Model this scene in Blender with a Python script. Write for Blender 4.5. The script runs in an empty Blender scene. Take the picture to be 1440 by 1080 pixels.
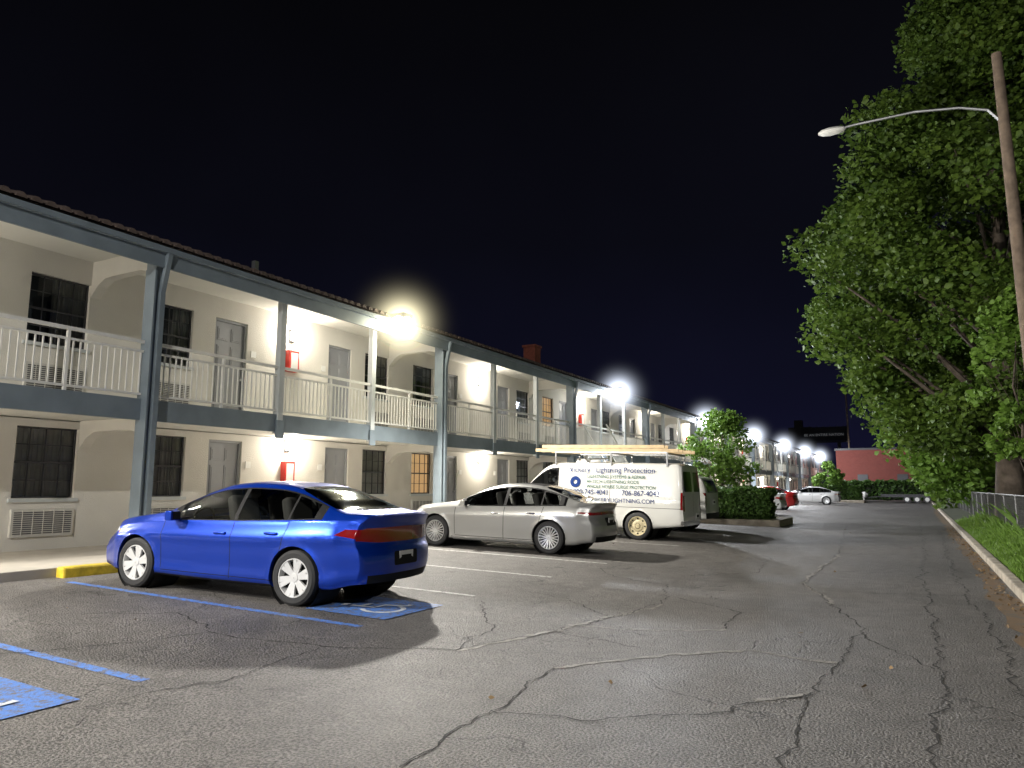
import bpy, bmesh, math, random
import numpy as np
from mathutils import Vector, Matrix
random.seed(7); rng=np.random.default_rng(7)
sc=bpy.context.scene
COL=sc.collection
# ------------------------------------------------------------------ helpers
def gz(x):
    return 0.028*max(0.0,min(-x,12.0)-3.0)
def empty(name,loc=(0,0,0),rot=(0,0,0)):
    e=bpy.data.objects.new(name,None); COL.objects.link(e); e.location=loc; e.rotation_euler=rot
    e.empty_display_size=.3
    return e
def link(o,parent=None):
    COL.objects.link(o)
    if parent is not None: o.parent=parent
    return o
class MB:
    def __init__(s): s.v=[];s.f=[];s.m=[]
    def quad(s,pts,mi=0):
        n=len(s.v); s.v+= [tuple(p) for p in pts]; s.f.append(tuple(range(n,n+len(pts)))); s.m.append(mi)
    def box(s,x0,x1,y0,y1,z0,z1,mi=0):
        n=len(s.v)
        s.v+=[(x0,y0,z0),(x1,y0,z0),(x1,y1,z0),(x0,y1,z0),(x0,y0,z1),(x1,y0,z1),(x1,y1,z1),(x0,y1,z1)]
        for q in ((0,3,2,1),(4,5,6,7),(0,1,5,4),(1,2,6,5),(2,3,7,6),(3,0,4,7)):
            s.f.append(tuple(n+i for i in q)); s.m.append(mi)
    def obox(s,c,ax,ay,az,mi=0):
        c=Vector(c);ax=Vector(ax);ay=Vector(ay);az=Vector(az);n=len(s.v)
        for sx,sy,sz in ((-1,-1,-1),(1,-1,-1),(1,1,-1),(-1,1,-1),(-1,-1,1),(1,-1,1),(1,1,1),(-1,1,1)):
            s.v.append(tuple(c+ax*sx+ay*sy+az*sz))
        for q in ((0,3,2,1),(4,5,6,7),(0,1,5,4),(1,2,6,5),(2,3,7,6),(3,0,4,7)):
            s.f.append(tuple(n+i for i in q)); s.m.append(mi)
    def beam(s,p0,p1,w,h,mi=0):
        p0=Vector(p0);p1=Vector(p1);d=p1-p0;L=d.length;d.normalize()
        up=Vector((0,0,1)) if abs(d.z)<.95 else Vector((1,0,0))
        a=d.cross(up).normalized();b=a.cross(d).normalized()
        s.obox((p0+p1)/2,d*L/2,a*w/2,b*h/2,mi)
    def cyl(s,p0,p1,r0,r1=None,n=10,mi=0,cap=True):
        if r1 is None:r1=r0
        p0=Vector(p0);p1=Vector(p1);d=(p1-p0).normalized()
        up=Vector((0,0,1)) if abs(d.z)<.9 else Vector((1,0,0))
        a=d.cross(up).normalized();b=a.cross(d).normalized();k=len(s.v)
        for p,r in((p0,r0),(p1,r1)):
            for i in range(n):
                t=2*math.pi*i/n; s.v.append(tuple(p+a*math.cos(t)*r+b*math.sin(t)*r))
        for i in range(n):
            j=(i+1)%n; s.f.append((k+i,k+n+i,k+n+j,k+j)); s.m.append(mi)
        if cap:
            s.f.append(tuple(k+i for i in range(n))); s.m.append(mi)
            s.f.append(tuple(k+n+i for i in reversed(range(n)))); s.m.append(mi)
    def tube(s,pts,rs,n=8,mi=0):
        for i in range(len(pts)-1): s.cyl(pts[i],pts[i+1],rs[i],rs[i+1],n,mi,cap=True)
    def lathe_y(s,prof,cx,cy,cz,n=36,mi=0,sgn=1):
        k=len(s.v)
        for (y,r) in prof:
            for i in range(n):
                t=2*math.pi*i/n; s.v.append((cx+r*math.cos(t),cy+sgn*y,cz+r*math.sin(t)))
        for a in range(len(prof)-1):
            for i in range(n):
                j=(i+1)%n
                s.f.append((k+a*n+i,k+a*n+j,k+(a+1)*n+j,k+(a+1)*n+i)); s.m.append(mi)
    def obj(s,name,mats,parent=None,smooth=False,bevel=0,loc=None):
        me=bpy.data.meshes.new(name); me.from_pydata(s.v,[],s.f)
        for m in mats: me.materials.append(m)
        me.polygons.foreach_set('material_index',s.m)
        if smooth:
            me.polygons.foreach_set('use_smooth',[True]*len(s.f))
        me.update()
        if smooth:
            try: me.set_sharp_from_angle(angle=math.radians(35))
            except Exception: pass
        o=bpy.data.objects.new(name,me); link(o,parent)
        if bevel:
            b=o.modifiers.new('b','BEVEL'); b.width=bevel; b.segments=2; b.limit_method='ANGLE'
        return o
# ------------------------------------------------------------------ materials
def nodes(name):
    m=bpy.data.materials.new(name); m.use_nodes=True; nt=m.node_tree
    return m,nt,nt.nodes['Principled BSDF']
def N(nt,t,**k):
    n=nt.nodes.new(t)
    for a,b in k.items(): setattr(n,a,b)
    return n
def mat(name,col,rough=.5,metal=0.,spec=.5,var=0.,vs=3.,bump=0.,bs=40.,coat=0.,emit=None,es=0.,dirt=None):
    m,nt,b=nodes(name)
    b.inputs['Base Color'].default_value=(*col,1); b.inputs['Roughness'].default_value=rough
    b.inputs['Metallic'].default_value=metal; b.inputs['Specular IOR Level'].default_value=spec
    b.inputs['Coat Weight'].default_value=coat; b.inputs['Coat Roughness'].default_value=.05
    tc=N(nt,'ShaderNodeTexCoord')
    if var>0:
        no=N(nt,'ShaderNodeTexNoise'); no.inputs['Scale'].default_value=vs; no.inputs['Detail'].default_value=5
        nt.links.new(tc.outputs['Object'],no.inputs['Vector'])
        r=N(nt,'ShaderNodeMapRange'); r.inputs[1].default_value=.3; r.inputs[2].default_value=.7; r.inputs[3].default_value=1-var; r.inputs[4].default_value=1+var*.5
        nt.links.new(no.outputs[0],r.inputs[0])
        mx=N(nt,'ShaderNodeVectorMath',operation='SCALE'); mx.inputs[0].default_value=col
        nt.links.new(r.outputs[0],mx.inputs['Scale']); nt.links.new(mx.outputs[0],b.inputs['Base Color'])
    if bump>0:
        n2=N(nt,'ShaderNodeTexNoise'); n2.inputs['Scale'].default_value=bs; n2.inputs['Detail'].default_value=3
        nt.links.new(tc.outputs['Object'],n2.inputs['Vector'])
        bp=N(nt,'ShaderNodeBump'); bp.inputs['Strength'].default_value=bump; bp.inputs['Distance'].default_value=.02
        nt.links.new(n2.outputs[0],bp.inputs['Height']); nt.links.new(bp.outputs[0],b.inputs['Normal'])
    if emit: 
        b.inputs['Emission Color'].default_value=(*emit,1); b.inputs['Emission Strength'].default_value=es
    return m
def glass(name,tr=.5,rough=.03,ior=1.5):
    m=bpy.data.materials.new(name); m.use_nodes=True; nt=m.node_tree; nt.nodes.clear()
    o=N(nt,'ShaderNodeOutputMaterial'); mx=N(nt,'ShaderNodeMixShader'); t=N(nt,'ShaderNodeBsdfTransparent'); g=N(nt,'ShaderNodeBsdfGlossy')
    t.inputs[0].default_value=(tr*.97,tr,tr*1.0,1); g.inputs['Roughness'].default_value=rough; g.inputs[0].default_value=(.9,.95,1,1)
    f=N(nt,'ShaderNodeFresnel'); f.inputs[0].default_value=ior
    nt.links.new(f.outputs[0],mx.inputs[0]); nt.links.new(t.outputs[0],mx.inputs[1]); nt.links.new(g.outputs[0],mx.inputs[2]); nt.links.new(mx.outputs[0],o.inputs[0])
    return m
M={}
M['stucco']=mat('stucco',(.66,.64,.585),.85,var=.13,vs=.6,bump=.35,bs=45)
M['soffit']=mat('soffit_paint',(.70,.69,.64),.8,var=.06,vs=1)
M['bluegrey']=mat('bluegrey_trim',(.175,.215,.245),.5,var=.15,vs=2.5,bump=.08,bs=20)
M['postgrey']=mat('post_paint',(.50,.53,.53),.5,var=.08,vs=2)
M['rail']=mat('rail_paint',(.74,.74,.70),.45,var=.08,vs=6)
M['door']=mat('door_paint',(.30,.31,.33),.5,var=.06,vs=3)
M['doorframe']=mat('doorframe_paint',(.27,.28,.29),.5)
M['winframe']=mat('window_frame',(.05,.05,.055),.4)
M['curtain']=mat('curtain',(.66,.63,.57),.9,var=.15,vs=4)
M['room']=mat('dark_room',(.02,.02,.022),.9)
M['warm']=mat('lit_curtain',(.5,.35,.2),.9,emit=(1.,.62,.30),es=.6)
M['winglass']=glass('window_glass',tr=.70)
M['ac']=mat('ac_grille',(.55,.54,.50),.5,var=.1,vs=8)
M['acdark']=mat('ac_slots',(.09,.09,.09),.7)
M['concrete']=mat('walk_concrete',(.42,.39,.34),.85,var=.18,vs=1.6,bump=.25,bs=50)
M['kerbc']=mat('kerb_concrete',(.40,.35,.28),.9,var=.4,vs=3.5,bump=.5,bs=30)
M['yellow']=mat('yellow_paint',(.62,.45,.03),.6,var=.35,vs=9,bump=.2,bs=30)
M['tile']=mat('roof_tile',(.095,.07,.06),.75,var=.4,vs=2.5)
M['red']=mat('red_cabinet',(.55,.03,.02),.35)
M['white']=mat('white_plastic',(.75,.75,.72),.4)
M['metal']=mat('galv_metal',(.42,.43,.44),.4,metal=.8,var=.15,vs=5)
M['fencem']=mat('fence_metal',(.20,.20,.20),.6,metal=.5,var=.2,vs=5)
M['darkmetal']=mat('dark_metal',(.06,.06,.065),.5,metal=.3)
M['wood']=mat('pole_wood',(.20,.15,.11),.9,var=.35,vs=5,bump=.6,bs=14)
M['sconce']=mat('sconce_glass',(.9,.85,.75),.4,emit=(1.,.90,.76),es=18)
M['floodglass']=mat('flood_glass',(.9,.9,.9),.4,emit=(1.,.93,.62),es=60)
M['floodcool']=mat('flood_glass_cool',(.9,.9,.9),.4,emit=(.85,.92,1.),es=60)
def asphalt():
    m,nt,b=nodes('asphalt_mat'); L=nt.links.new
    tc=N(nt,'ShaderNodeTexCoord')
    def noise(s,d=6,dist=0.):
        n=N(nt,'ShaderNodeTexNoise'); n.inputs['Scale'].default_value=s; n.inputs['Detail'].default_value=d; n.inputs['Distortion'].default_value=dist
        L(tc.outputs['Object'],n.inputs['Vector']); return n.outputs[0]
    def ramp(src,a,b_,c,d):
        r=N(nt,'ShaderNodeMapRange'); L(src,r.inputs[0])
        for i,v in enumerate((a,b_,c,d)): r.inputs[i+1].default_value=v
        return r.outputs[0]
    def math_(op,a,b_):
        n=N(nt,'ShaderNodeMath',operation=op)
        for i,v in enumerate((a,b_)):
            if isinstance(v,(int,float)): n.inputs[i].default_value=v
            else: L(v,n.inputs[i])
        return n.outputs[0]
    big=ramp(noise(.35,4,.6),.35,.65,.70,1.18)
    mid=ramp(noise(4.2,5),.3,.7,.80,1.16)
    fine=ramp(noise(55,3),.36,.66,.40,1.70)
    vg=N(nt,'ShaderNodeTexVoronoi'); vg.inputs['Scale'].default_value=95; L(tc.outputs['Object'],vg.inputs['Vector'])
    grit=ramp(vg.outputs['Distance'],.12,.30,.9,0)
    vor=N(nt,'ShaderNodeTexVoronoi',feature='DISTANCE_TO_EDGE'); vor.inputs['Scale'].default_value=.55
    nz=N(nt,'ShaderNodeTexNoise'); nz.inputs['Scale'].default_value=1.6; nz.inputs['Detail'].default_value=6
    L(tc.outputs['Object'],nz.inputs['Vector'])
    va=N(nt,'ShaderNodeVectorMath',operation='MULTIPLY_ADD'); L(nz.outputs['Color'],va.inputs[0]); va.inputs[1].default_value=(1.3,1.3,0); L(tc.outputs['Object'],va.inputs[2])
    L(va.outputs[0],vor.inputs['Vector'])
    ck=ramp(vor.outputs['Distance'],.0,.008,1,0)
    msk=ramp(noise(.5,2),.46,.54,0,1)
    crack=math_('MULTIPLY',ck,msk)
    v=math_('MULTIPLY',big,mid); v=math_('MULTIPLY',v,fine); v=math_('ADD',v,grit)
    v=math_('MULTIPLY',v,math_('SUBTRACT',1.0,math_('MULTIPLY',crack,.7)))
    sc_=N(nt,'ShaderNodeVectorMath',operation='SCALE'); sc_.inputs[0].default_value=(.120,.112,.105); L(v,sc_.inputs['Scale'])
    L(sc_.outputs[0],b.inputs['Base Color'])
    L(ramp(big,.7,1.18,.56,.70),b.inputs['Roughness']); b.inputs['Specular IOR Level'].default_value=.42
    bp=N(nt,'ShaderNodeBump'); bp.inputs['Strength'].default_value=.8; bp.inputs['Distance'].default_value=.012
    h=math_('SUBTRACT',fine,math_('MULTIPLY',crack,1.5))
    L(h,bp.inputs['Height']); L(bp.outputs[0],b.inputs['Normal'])
    return m
M['asphalt']=asphalt()
def worn(name,col,under=(.12,.11,.10),amt=.5,scale=9):
    m,nt,b=nodes(name); L=nt.links.new; tc=N(nt,'ShaderNodeTexCoord')
    n=N(nt,'ShaderNodeTexNoise'); n.inputs['Scale'].default_value=scale; n.inputs['Detail'].default_value=10; n.inputs['Roughness'].default_value=.78; L(tc.outputs['Object'],n.inputs['Vector'])
    r=N(nt,'ShaderNodeMapRange'); r.inputs[1].default_value=amt-.05; r.inputs[2].default_value=amt+.05; L(n.outputs[0],r.inputs[0])
    mx=N(nt,'ShaderNodeMix',data_type='RGBA'); mx.inputs[6].default_value=(*under,1); mx.inputs[7].default_value=(*col,1)
    L(r.outputs[0],mx.inputs[0]); L(mx.outputs[2],b.inputs['Base Color']); b.inputs['Roughness'].default_value=.65
    bp=N(nt,'ShaderNodeBump'); bp.inputs['Strength'].default_value=.6; bp.inputs['Distance'].default_value=.012
    n2=N(nt,'ShaderNodeTexNoise'); n2.inputs['Scale'].default_value=55; n2.inputs['Detail'].default_value=3; L(tc.outputs['Object'],n2.inputs['Vector']); L(n2.outputs[0],bp.inputs['Height']); L(bp.outputs[0],b.inputs['Normal'])
    return m
M['bluepaint']=worn('blue_marking',(.07,.19,.55),amt=.465,scale=16)
M['whitepaint']=worn('white_marking',(.50,.50,.48),amt=.46,scale=14)
M['hcwhite']=worn('white_symbol',(.60,.63,.66),under=(.06,.15,.45),amt=.44)
M['crackdark']=mat('crack_dark',(.018,.017,.016),.9)
M['cracklight']=worn('crack_light',(.26,.245,.22),amt=.46,scale=14)
M['dirt']=worn('dirt_gutter',(.18,.12,.07),amt=.46,scale=4)
M['soil']=mat('soil',(.045,.055,.02),.95,var=.5,vs=2,bump=.8,bs=12)
def leafmat(name,c1,c2,scale=.8):
    m=bpy.data.materials.new(name); m.use_nodes=True; nt=m.node_tree; nt.nodes.clear(); L=nt.links.new
    o=N(nt,'ShaderNodeOutputMaterial'); p=N(nt,'ShaderNodeBsdfPrincipled'); t=N(nt,'ShaderNodeBsdfTranslucent'); mx=N(nt,'ShaderNodeMixShader'); mx.inputs[0].default_value=.3
    tc=N(nt,'ShaderNodeTexCoord'); n=N(nt,'ShaderNodeTexNoise'); n.inputs['Scale'].default_value=scale; n.inputs['Detail'].default_value=7; n.inputs['Roughness'].default_value=.85
    L(tc.outputs['Object'],n.inputs['Vector'])
    r=N(nt,'ShaderNodeMapRange'); r.inputs[1].default_value=.35; r.inputs[2].default_value=.68; L(n.outputs[0],r.inputs[0])
    c=N(nt,'ShaderNodeMix',data_type='RGBA'); c.inputs[6].default_value=(*c1,1); c.inputs[7].default_value=(*c2,1)
    L(r.outputs[0],c.inputs[0]); L(c.outputs[2],p.inputs['Base Color']); L(c.outputs[2],t.inputs[0]); p.inputs['Roughness'].default_value=.55; p.inputs['Specular IOR Level'].default_value=.3
    L(p.outputs[0],mx.inputs[1]); L(t.outputs[0],mx.inputs[2]); L(mx.outputs[0],o.inputs[0])
    return m
M['leaf']=leafmat('tree_leaf',(.036,.080,.012),(.15,.23,.035))
M['leaf2']=leafmat('bright_leaf',(.06,.12,.014),(.15,.26,.05),2)
M['leaf3']=leafmat('lime_leaf',(.09,.17,.02),(.20,.34,.06),2)
M['hedgeleaf']=leafmat('hedge_leaf',(.025,.06,.012),(.08,.15,.03),3)
M['bark']=mat('bark',(.12,.095,.075),.95,var=.4,vs=4,bump=.9,bs=9)
def brickmat():
    m,nt,b=nodes('red_brick'); L=nt.links.new; tc=N(nt,'ShaderNodeTexCoord'); mp=N(nt,'ShaderNodeMapping'); mp.inputs['Rotation'].default_value=(math.radians(90),0,0)
    L(tc.outputs['Object'],mp.inputs[0]); br=N(nt,'ShaderNodeTexBrick'); br.inputs['Scale'].default_value=2.2
    br.inputs['Color1'].default_value=(.15,.03,.022,1); br.inputs['Color2'].default_value=(.19,.04,.03,1); br.inputs['Mortar'].default_value=(.14,.08,.07,1)
    L(mp.outputs[0],br.inputs['Vector']); L(br.outputs[0],b.inputs['Base Color']); b.inputs['Roughness'].default_value=.9
    return m
M['brick']=brickmat()
# ------------------------------------------------------------------ world
w=bpy.data.worlds.new("World"); sc.world=w; w.use_nodes=True; nt=w.node_tree; bg=nt.nodes['Background']
tc=N(nt,'ShaderNodeTexCoord'); sp=N(nt,'ShaderNodeSeparateXYZ'); nt.links.new(tc.outputs['Generated'],sp.inputs[0])
cr=N(nt,'ShaderNodeValToRGB'); nt.links.new(sp.outputs[2],cr.inputs[0])
e=cr.color_ramp.elements; e[0].position=0.0; e[0].color=(.0060,.0062,.022,1); e[1].position=.62; e[1].color=(.0019,.0019,.0026,1)
k=cr.color_ramp.elements.new(.15); k.color=(.0046,.0048,.0135,1)
k=cr.color_ramp.elements.new(.32); k.color=(.0030,.0031,.0062,1)
cn=N(nt,'ShaderNodeTexNoise'); cn.inputs['Scale'].default_value=1.6; cn.inputs['Detail'].default_value=4; nt.links.new(tc.outputs['Generated'],cn.inputs['Vector'])
cm=N(nt,'ShaderNodeMapRange'); cm.inputs[1].default_value=.35; cm.inputs[2].default_value=.70; cm.inputs[3].default_value=.70; cm.inputs[4].default_value=1.15; nt.links.new(cn.outputs[0],cm.inputs[0])
nt.links.new(cr.outputs[0],bg.inputs[0]); nt.links.new(cm.outputs[0],bg.inputs[1])
# ------------------------------------------------------------------ ground
def sheet(name,xs,y0,y1,dz,mats,parent=None,ny=1,zf=gz):
    b=MB(); ys=np.linspace(y0,y1,ny+1)
    for i in range(len(xs)-1):
        for j in range(ny):
            b.quad([(xs[i],ys[j],zf(xs[i])+dz),(xs[i+1],ys[j],zf(xs[i+1])+dz),(xs[i+1],ys[j+1],zf(xs[i+1])+dz),(xs[i],ys[j+1],zf(xs[i])+dz)])
    return b.obj(name,mats,parent)
sheet('ground',[-500,-12,-3,500],-400,900,-.02,[M['soil']])
sheet('parking_lot',[-12,-3,1.12],-25,96,0,[M['asphalt']])
sheet('cross_road',[-40,-12,-3,40],96,104,0,[M['asphalt']])
mk=empty('lot_marking')
def strip(pts,wid,mi_mat,name,jit=0,dz=.004,parent=mk,sub=0):
    P=[Vector((p[0],p[1],0)) for p in pts]
    if sub:
        Q=[P[0]]
        for a,b_ in zip(P[:-1],P[1:]):
            n=max(2,int((b_-a).length/sub)); pr=Vector((-(b_-a).y,(b_-a).x,0)).normalized(); off=0
            for i in range(1,n+1):
                off=off*.8+random.gauss(0,jit) if i<n else 0
                Q.append(a.lerp(b_,i/n)+pr*off)
        P=Q
    mb=MB(); prev=None
    for i,p in enumerate(P):
        d=(P[min(i+1,len(P)-1)]-P[max(i-1,0)]).normalized(); n=Vector((-d.y,d.x,0))
        ww=wid*(random.uniform(.25,1.3) if jit else 1)/2
        a=p+n*ww;b_=p-n*ww
        a.z=gz(a.x)+dz;b_.z=gz(b_.x)+dz
        if prev: mb.quad([prev[1],b_,a,prev[0]])
        prev=(a,b_)
    return mb.obj(name,[mi_mat],parent)
for Y in (3.73,6.20): strip([(-10.4,Y),(-5.2,Y)],.10,M['bluepaint'],'blue_stripe')
for i,Y in enumerate([8.63,11.0,13.45,15.9,18.35,20.8,23.25,25.7,28.1,35.0,37.45,39.9,42.3,44.8,47.2,49.6,52.0,54.5]):
    strip([(-10.6,Y),(-5.3,Y)],.09,M['whitepaint'],'white_stripe')
for (x0,y0) in ((-6.40,6.62),(-6.30,2.05)):
    mb=MB(); mb.quad([(x0,y0,gz(x0)+.008),(x0+1.18,y0,gz(x0+1.18)+.008),(x0+1.18,y0+1.15,gz(x0+1.18)+.008),(x0,y0+1.15,gz(x0)+.008)]); mb.obj('blue_patch',[M['bluepaint']],mk)
    cx,cy=x0+.62,y0+.55
    T=lambda a,b_:(cx-b_,cy+a)
    arc=[T(-.05+.24*math.cos(t),-.14+.24*math.sin(t)) for t in np.linspace(2.2,6.0,16)]
    strip(arc,.065,M['hcwhite'],'symbol_wheel',dz=.012)
    strip([T(-.10,.30),T(-.06,-.02),T(.14,-.02),T(.24,-.28),T(.34,-.26)],.07,M['hcwhite'],'symbol_body',dz=.016)
    strip([T(-.12,.42),T(-.10,.34)],.11,M['hcwhite'],'symbol_head',dz=.020)
    strip([T(-.07,.16),T(.12,.16)],.055,M['hcwhite'],'symbol_arm',dz=.020)
ck=empty('asphalt_crack')
dark=[[(-2.56,3.4),(-2.64,4.52),(-2.77,5.8)],[(-4.95,3.13),(-4.74,3.98),(-4.85,5.33),(-3.81,5.88),(-3.42,7.18),(-3.02,9.55),(-3.47,11.36),(-4.43,11.7)],
 [(-.70,7.16),(-.79,6.03),(-.74,4.4),(-.7,2.5)],[(-.70,7.16),(-.59,8.73),(-1.07,10.6),(-1.69,12.7),(-1.66,18.45),(-2.56,32.1)],[(-6.17,5.14),(-4.85,5.33)],
 [(.02,3),(.05,7.3),(-.02,14),(.05,22),(0,40)],[(-5.0,9.4),(-4.2,9.2),(-3.3,8.3)],[(-9,3.2),(-7.5,2.6),(-6.3,4.5),(-6.17,5.14)],
 [(-1.9,8.24),(-2.0,9.4),(-3.0,10.2)],[(.02,7.3),(-.59,8.73)],[(-2.64,4.52),(-1.9,4.7),(-1.3,5.2),(-.79,6.03)],[(-.74,4.4),(.02,4.6)],[(-.7,12),(.6,12.4)],
 [(-3.6,12.5),(-2.6,14),(-2.9,17),(-4.0,19)],[(-8,5.0),(-7.3,5.6),(-6.17,5.14)],[(.55,3),(.6,9),(.45,15),(.62,30)],[(-3.42,7.18),(-2.4,6.9)],
 [(-4.43,11.7),(-5.1,12.6),(-4.6,14.5)],[(-3.81,5.88),(-4.1,7.1),(-5.0,8.3)]]
light=[[(-2.77,5.8),(-2.04,6.82),(-1.44,7.3),(-.70,7.16)],[(-3.46,7.6),(-2.6,7.8),(-1.9,8.24)],[(-.79,6.03),(-1.13,5.65)],[(-3.42,7.18),(-3.02,9.55)],[(-1.07,10.6),(-1.69,12.7),(-1.66,18.45)],[(-3.81,5.88),(-3.42,7.18)]]
for l in dark: strip(l,.015,M['crackdark'],'crack',jit=.022,dz=.006,parent=ck,sub=.06)
for l in light: strip(l,.06,M['cracklight'],'crack_fill',jit=.02,dz=.004,parent=ck,sub=.07)
strip([(.98,-5),(.98,60)],.34,M['dirt'],'gutter_dirt',jit=.03,dz=.004,parent=ck,sub=.4)
mb=MB(); y=-8.0
while y<92:
    mb.box(1.12,1.28,y+.008,y+2.99,-.05,.13+random.uniform(-.008,.008)); y+=3.0
mb.obj('kerb',[M['kerbc']],bevel=.025)
sheet('grass_verge',[1.28,1.8,3.2,60],-12,95,.0,[M['soil']],zf=lambda x:.11 if x<1.5 else (.16 if x<2.5 else .30))
# ------------------------------------------------------------------ foliage
def leaf_mesh(name,pts,size,mats,parent=None,flat=.5):
    n=len(pts); pts=np.asarray(pts)
    a=rng.normal(size=(n,3)); a[:,2]*=flat; a/=np.linalg.norm(a,axis=1)[:,None]
    b=rng.normal(size=(n,3)); b-= (b*a).sum(1)[:,None]*a; b/=np.linalg.norm(b,axis=1)[:,None]
    c=np.cross(a,b); s=(size*rng.uniform(.55,1.35,n))[:,None]
    v=np.empty((n,6,3))
    v[:,0]=pts-a*s*.5; v[:,1]=pts-a*s*.15+b*s*.38+c*s*.08; v[:,2]=pts+a*s*.2+b*s*.26+c*s*.08; v[:,3]=pts+a*s*.55
    v[:,4]=pts+a*s*.2-b*s*.26+c*s*.08; v[:,5]=pts-a*s*.15-b*s*.38+c*s*.08
    me=bpy.data.meshes.new(name); me.vertices.add(n*6); me.vertices.foreach_set('co',v.reshape(-1))
    me.loops.add(n*8); me.polygons.add(n*2)
    base=np.arange(n)[:,None]*6
    li=np.concatenate([base+np.array([0,1,2,3]),base+np.array([0,3,4,5])],axis=1).reshape(-1)
    me.loops.foreach_set('vertex_index',li); me.polygons.foreach_set('loop_start',np.arange(n*2)*4)
    for m in mats: me.materials.append(m)
    me.update(calc_edges=True); me.validate()
    o=bpy.data.objects.new(name,me); link(o,parent); return o
def blob_pts(c,r,n,sq=.8):
    d=rng.normal(size=(n,3)); d/=np.linalg.norm(d,axis=1)[:,None]
    rr=r*(rng.uniform(0.15,1,n)**.45)*rng.uniform(.8,1.12,n)
    return np.array(c)+d*rr[:,None]*np.array([1,1,sq])
def tree(name,base,prof,cx,cy,nb,nl,br,leaf,size,trunk_r,seed=1,rad_bias=.5):
    R=random.Random(seed); e=empty(name,(0,0,0)); zs=[p[0] for p in prof]; rs=[p[1] for p in prof]
    pts=[];mb=MB(); bx,by,bz=base; ztop=zs[-1]
    tr=[Vector((bx,by,bz-.1))]; n=7
    for i in range(1,n+1):
        f=i/n; tr.append(Vector((bx+(cx-bx)*f+R.gauss(0,.12)*f,by+(cy-by)*f+R.gauss(0,.12)*f,bz+(ztop*.86-bz)*f)))
    rads=[trunk_r*1.35]+[trunk_r*(1-.86*i/n) for i in range(1,n+1)]
    mb.tube(tr,rads,12)
    for i in range(nb):
        z=R.uniform(zs[0],zs[-1]); rad=np.interp(z,zs,rs); a=R.uniform(0,2*math.pi); q=R.random()**rad_bias
        b_=R.uniform(*br)*(.75 if rad<2 else 1); rr=max(0,rad-b_*.55)*q
        c=(cx+rr*math.cos(a),cy+rr*math.sin(a),z)
        pts.append(blob_pts(c,b_,int(nl*(b_/br[1])**2),R.uniform(.6,.85)))
        if i%3==0:
            f=min(.95,max(.12,(z-1.5-rr*.5-bz)/(ztop*.86-bz))); k=f*n; j=int(k); p=tr[j].lerp(tr[min(j+1,n)],k-j)
            m_=p.lerp(Vector(c),.5)+Vector((0,0,.3*rr*.2+R.gauss(0,.2)))
            r0=trunk_r*(1-.86*f)*.34; mb.tube([p,m_,Vector(c)],[r0,r0*.6,r0*.2],6)
    mb.obj('trunk',[M['bark']],e,smooth=True)
    leaf_mesh('foliage',np.concatenate(pts),size,[leaf],e); return e
tree('sycamore_tree',(2.75,30,.2),[(3.0,3.2),(5,5.8),(7.2,7.1),(9,7.6),(11,7.7),(14,6.0),(17,3.9),(19,2.3),(21.5,1.1)],3.3,30.8,240,1200,(.8,1.8),M['leaf'],.19,.42,3,.42)
tree('roadside_tree',(3.4,43,.2),[(1.5,2.4),(3,3.9),(6,4.6),(8,3.6),(10,1.5)],2.6,43,70,420,(.8,1.5),M['leaf3'],.28,.2,5)
tree('roadside_tree',(4.2,58,.2),[(1.,2.5),(3,4.3),(6,4.8),(9,3.6),(12,1.5)],3.2,58,55,330,(.9,1.7),M['leaf'],.36,.25,8)
tree('sapling_tree',(2.75,24,.2),[(2.4,.7),(3.2,1.0),(4.6,1.1),(5.8,.9),(6.8,.5)],2.5,24,52,150,(.3,.60),M['leaf3'],.17,.06,11)
tree('crape_myrtle_tree',(-7.2,31.5,.2),[(1.7,1.2),(2.4,1.8),(3.2,1.9),(4.0,1.4),(4.6,.5)],-7.2,31.5,60,330,(.35,.75),M['leaf2'],.14,.09,13)
tree('small_tree',(-7.8,81,.2),[(1.2,1.2),(2.2,1.8),(3.2,1.5),(4.,.6)],-7.8,81,30,260,(.4,.8),M['leaf2'],.24,.09,14)
def hedge(name,x0,x1,y0,y1,z1,n,size=.1,leaf='hedgeleaf'):
    e=empty(name); k=int(n); z0=gz(x0)+.12
    P=rng.uniform(0,1,(k,3)); f=rng.integers(0,5,k)
    for i,(ax,val) in enumerate(((0,0),(0,1),(1,0),(1,1),(2,1))):
        s=f==i; P[s,ax]=val+ (1-2*val)*np.abs(rng.normal(0,.03,s.sum()))
    P=P*np.array([x1-x0,y1-y0,z1-z0])+np.array([x0,y0,z0])
    P+=.07*np.sin(P[:,[1,2,0]]*5.1+1)+.04*np.sin(P[:,[2,0,1]]*11)+rng.normal(0,.035,P.shape)
    leaf_mesh('foliage',P,size,[M[leaf]],e)
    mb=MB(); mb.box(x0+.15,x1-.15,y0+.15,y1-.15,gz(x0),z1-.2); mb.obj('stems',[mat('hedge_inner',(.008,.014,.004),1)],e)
hedge('hedge',-8.9,-5.1,29.6,31.0,1.45,16000,.11)
hedge('hedge',-8.4,-5.0,80,82.5,1.7,6000,.22)
hedge('hedge',-9,12,90.5,92.5,2.2,9000,.38)
mb=MB(); mb.box(-11,-4.6,29.2,32.6,0,.30); mb.box(-11,-4.6,79.4,83,0,.30)
mb.obj('planting_island',[M['kerbc']],bevel=.03)
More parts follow.
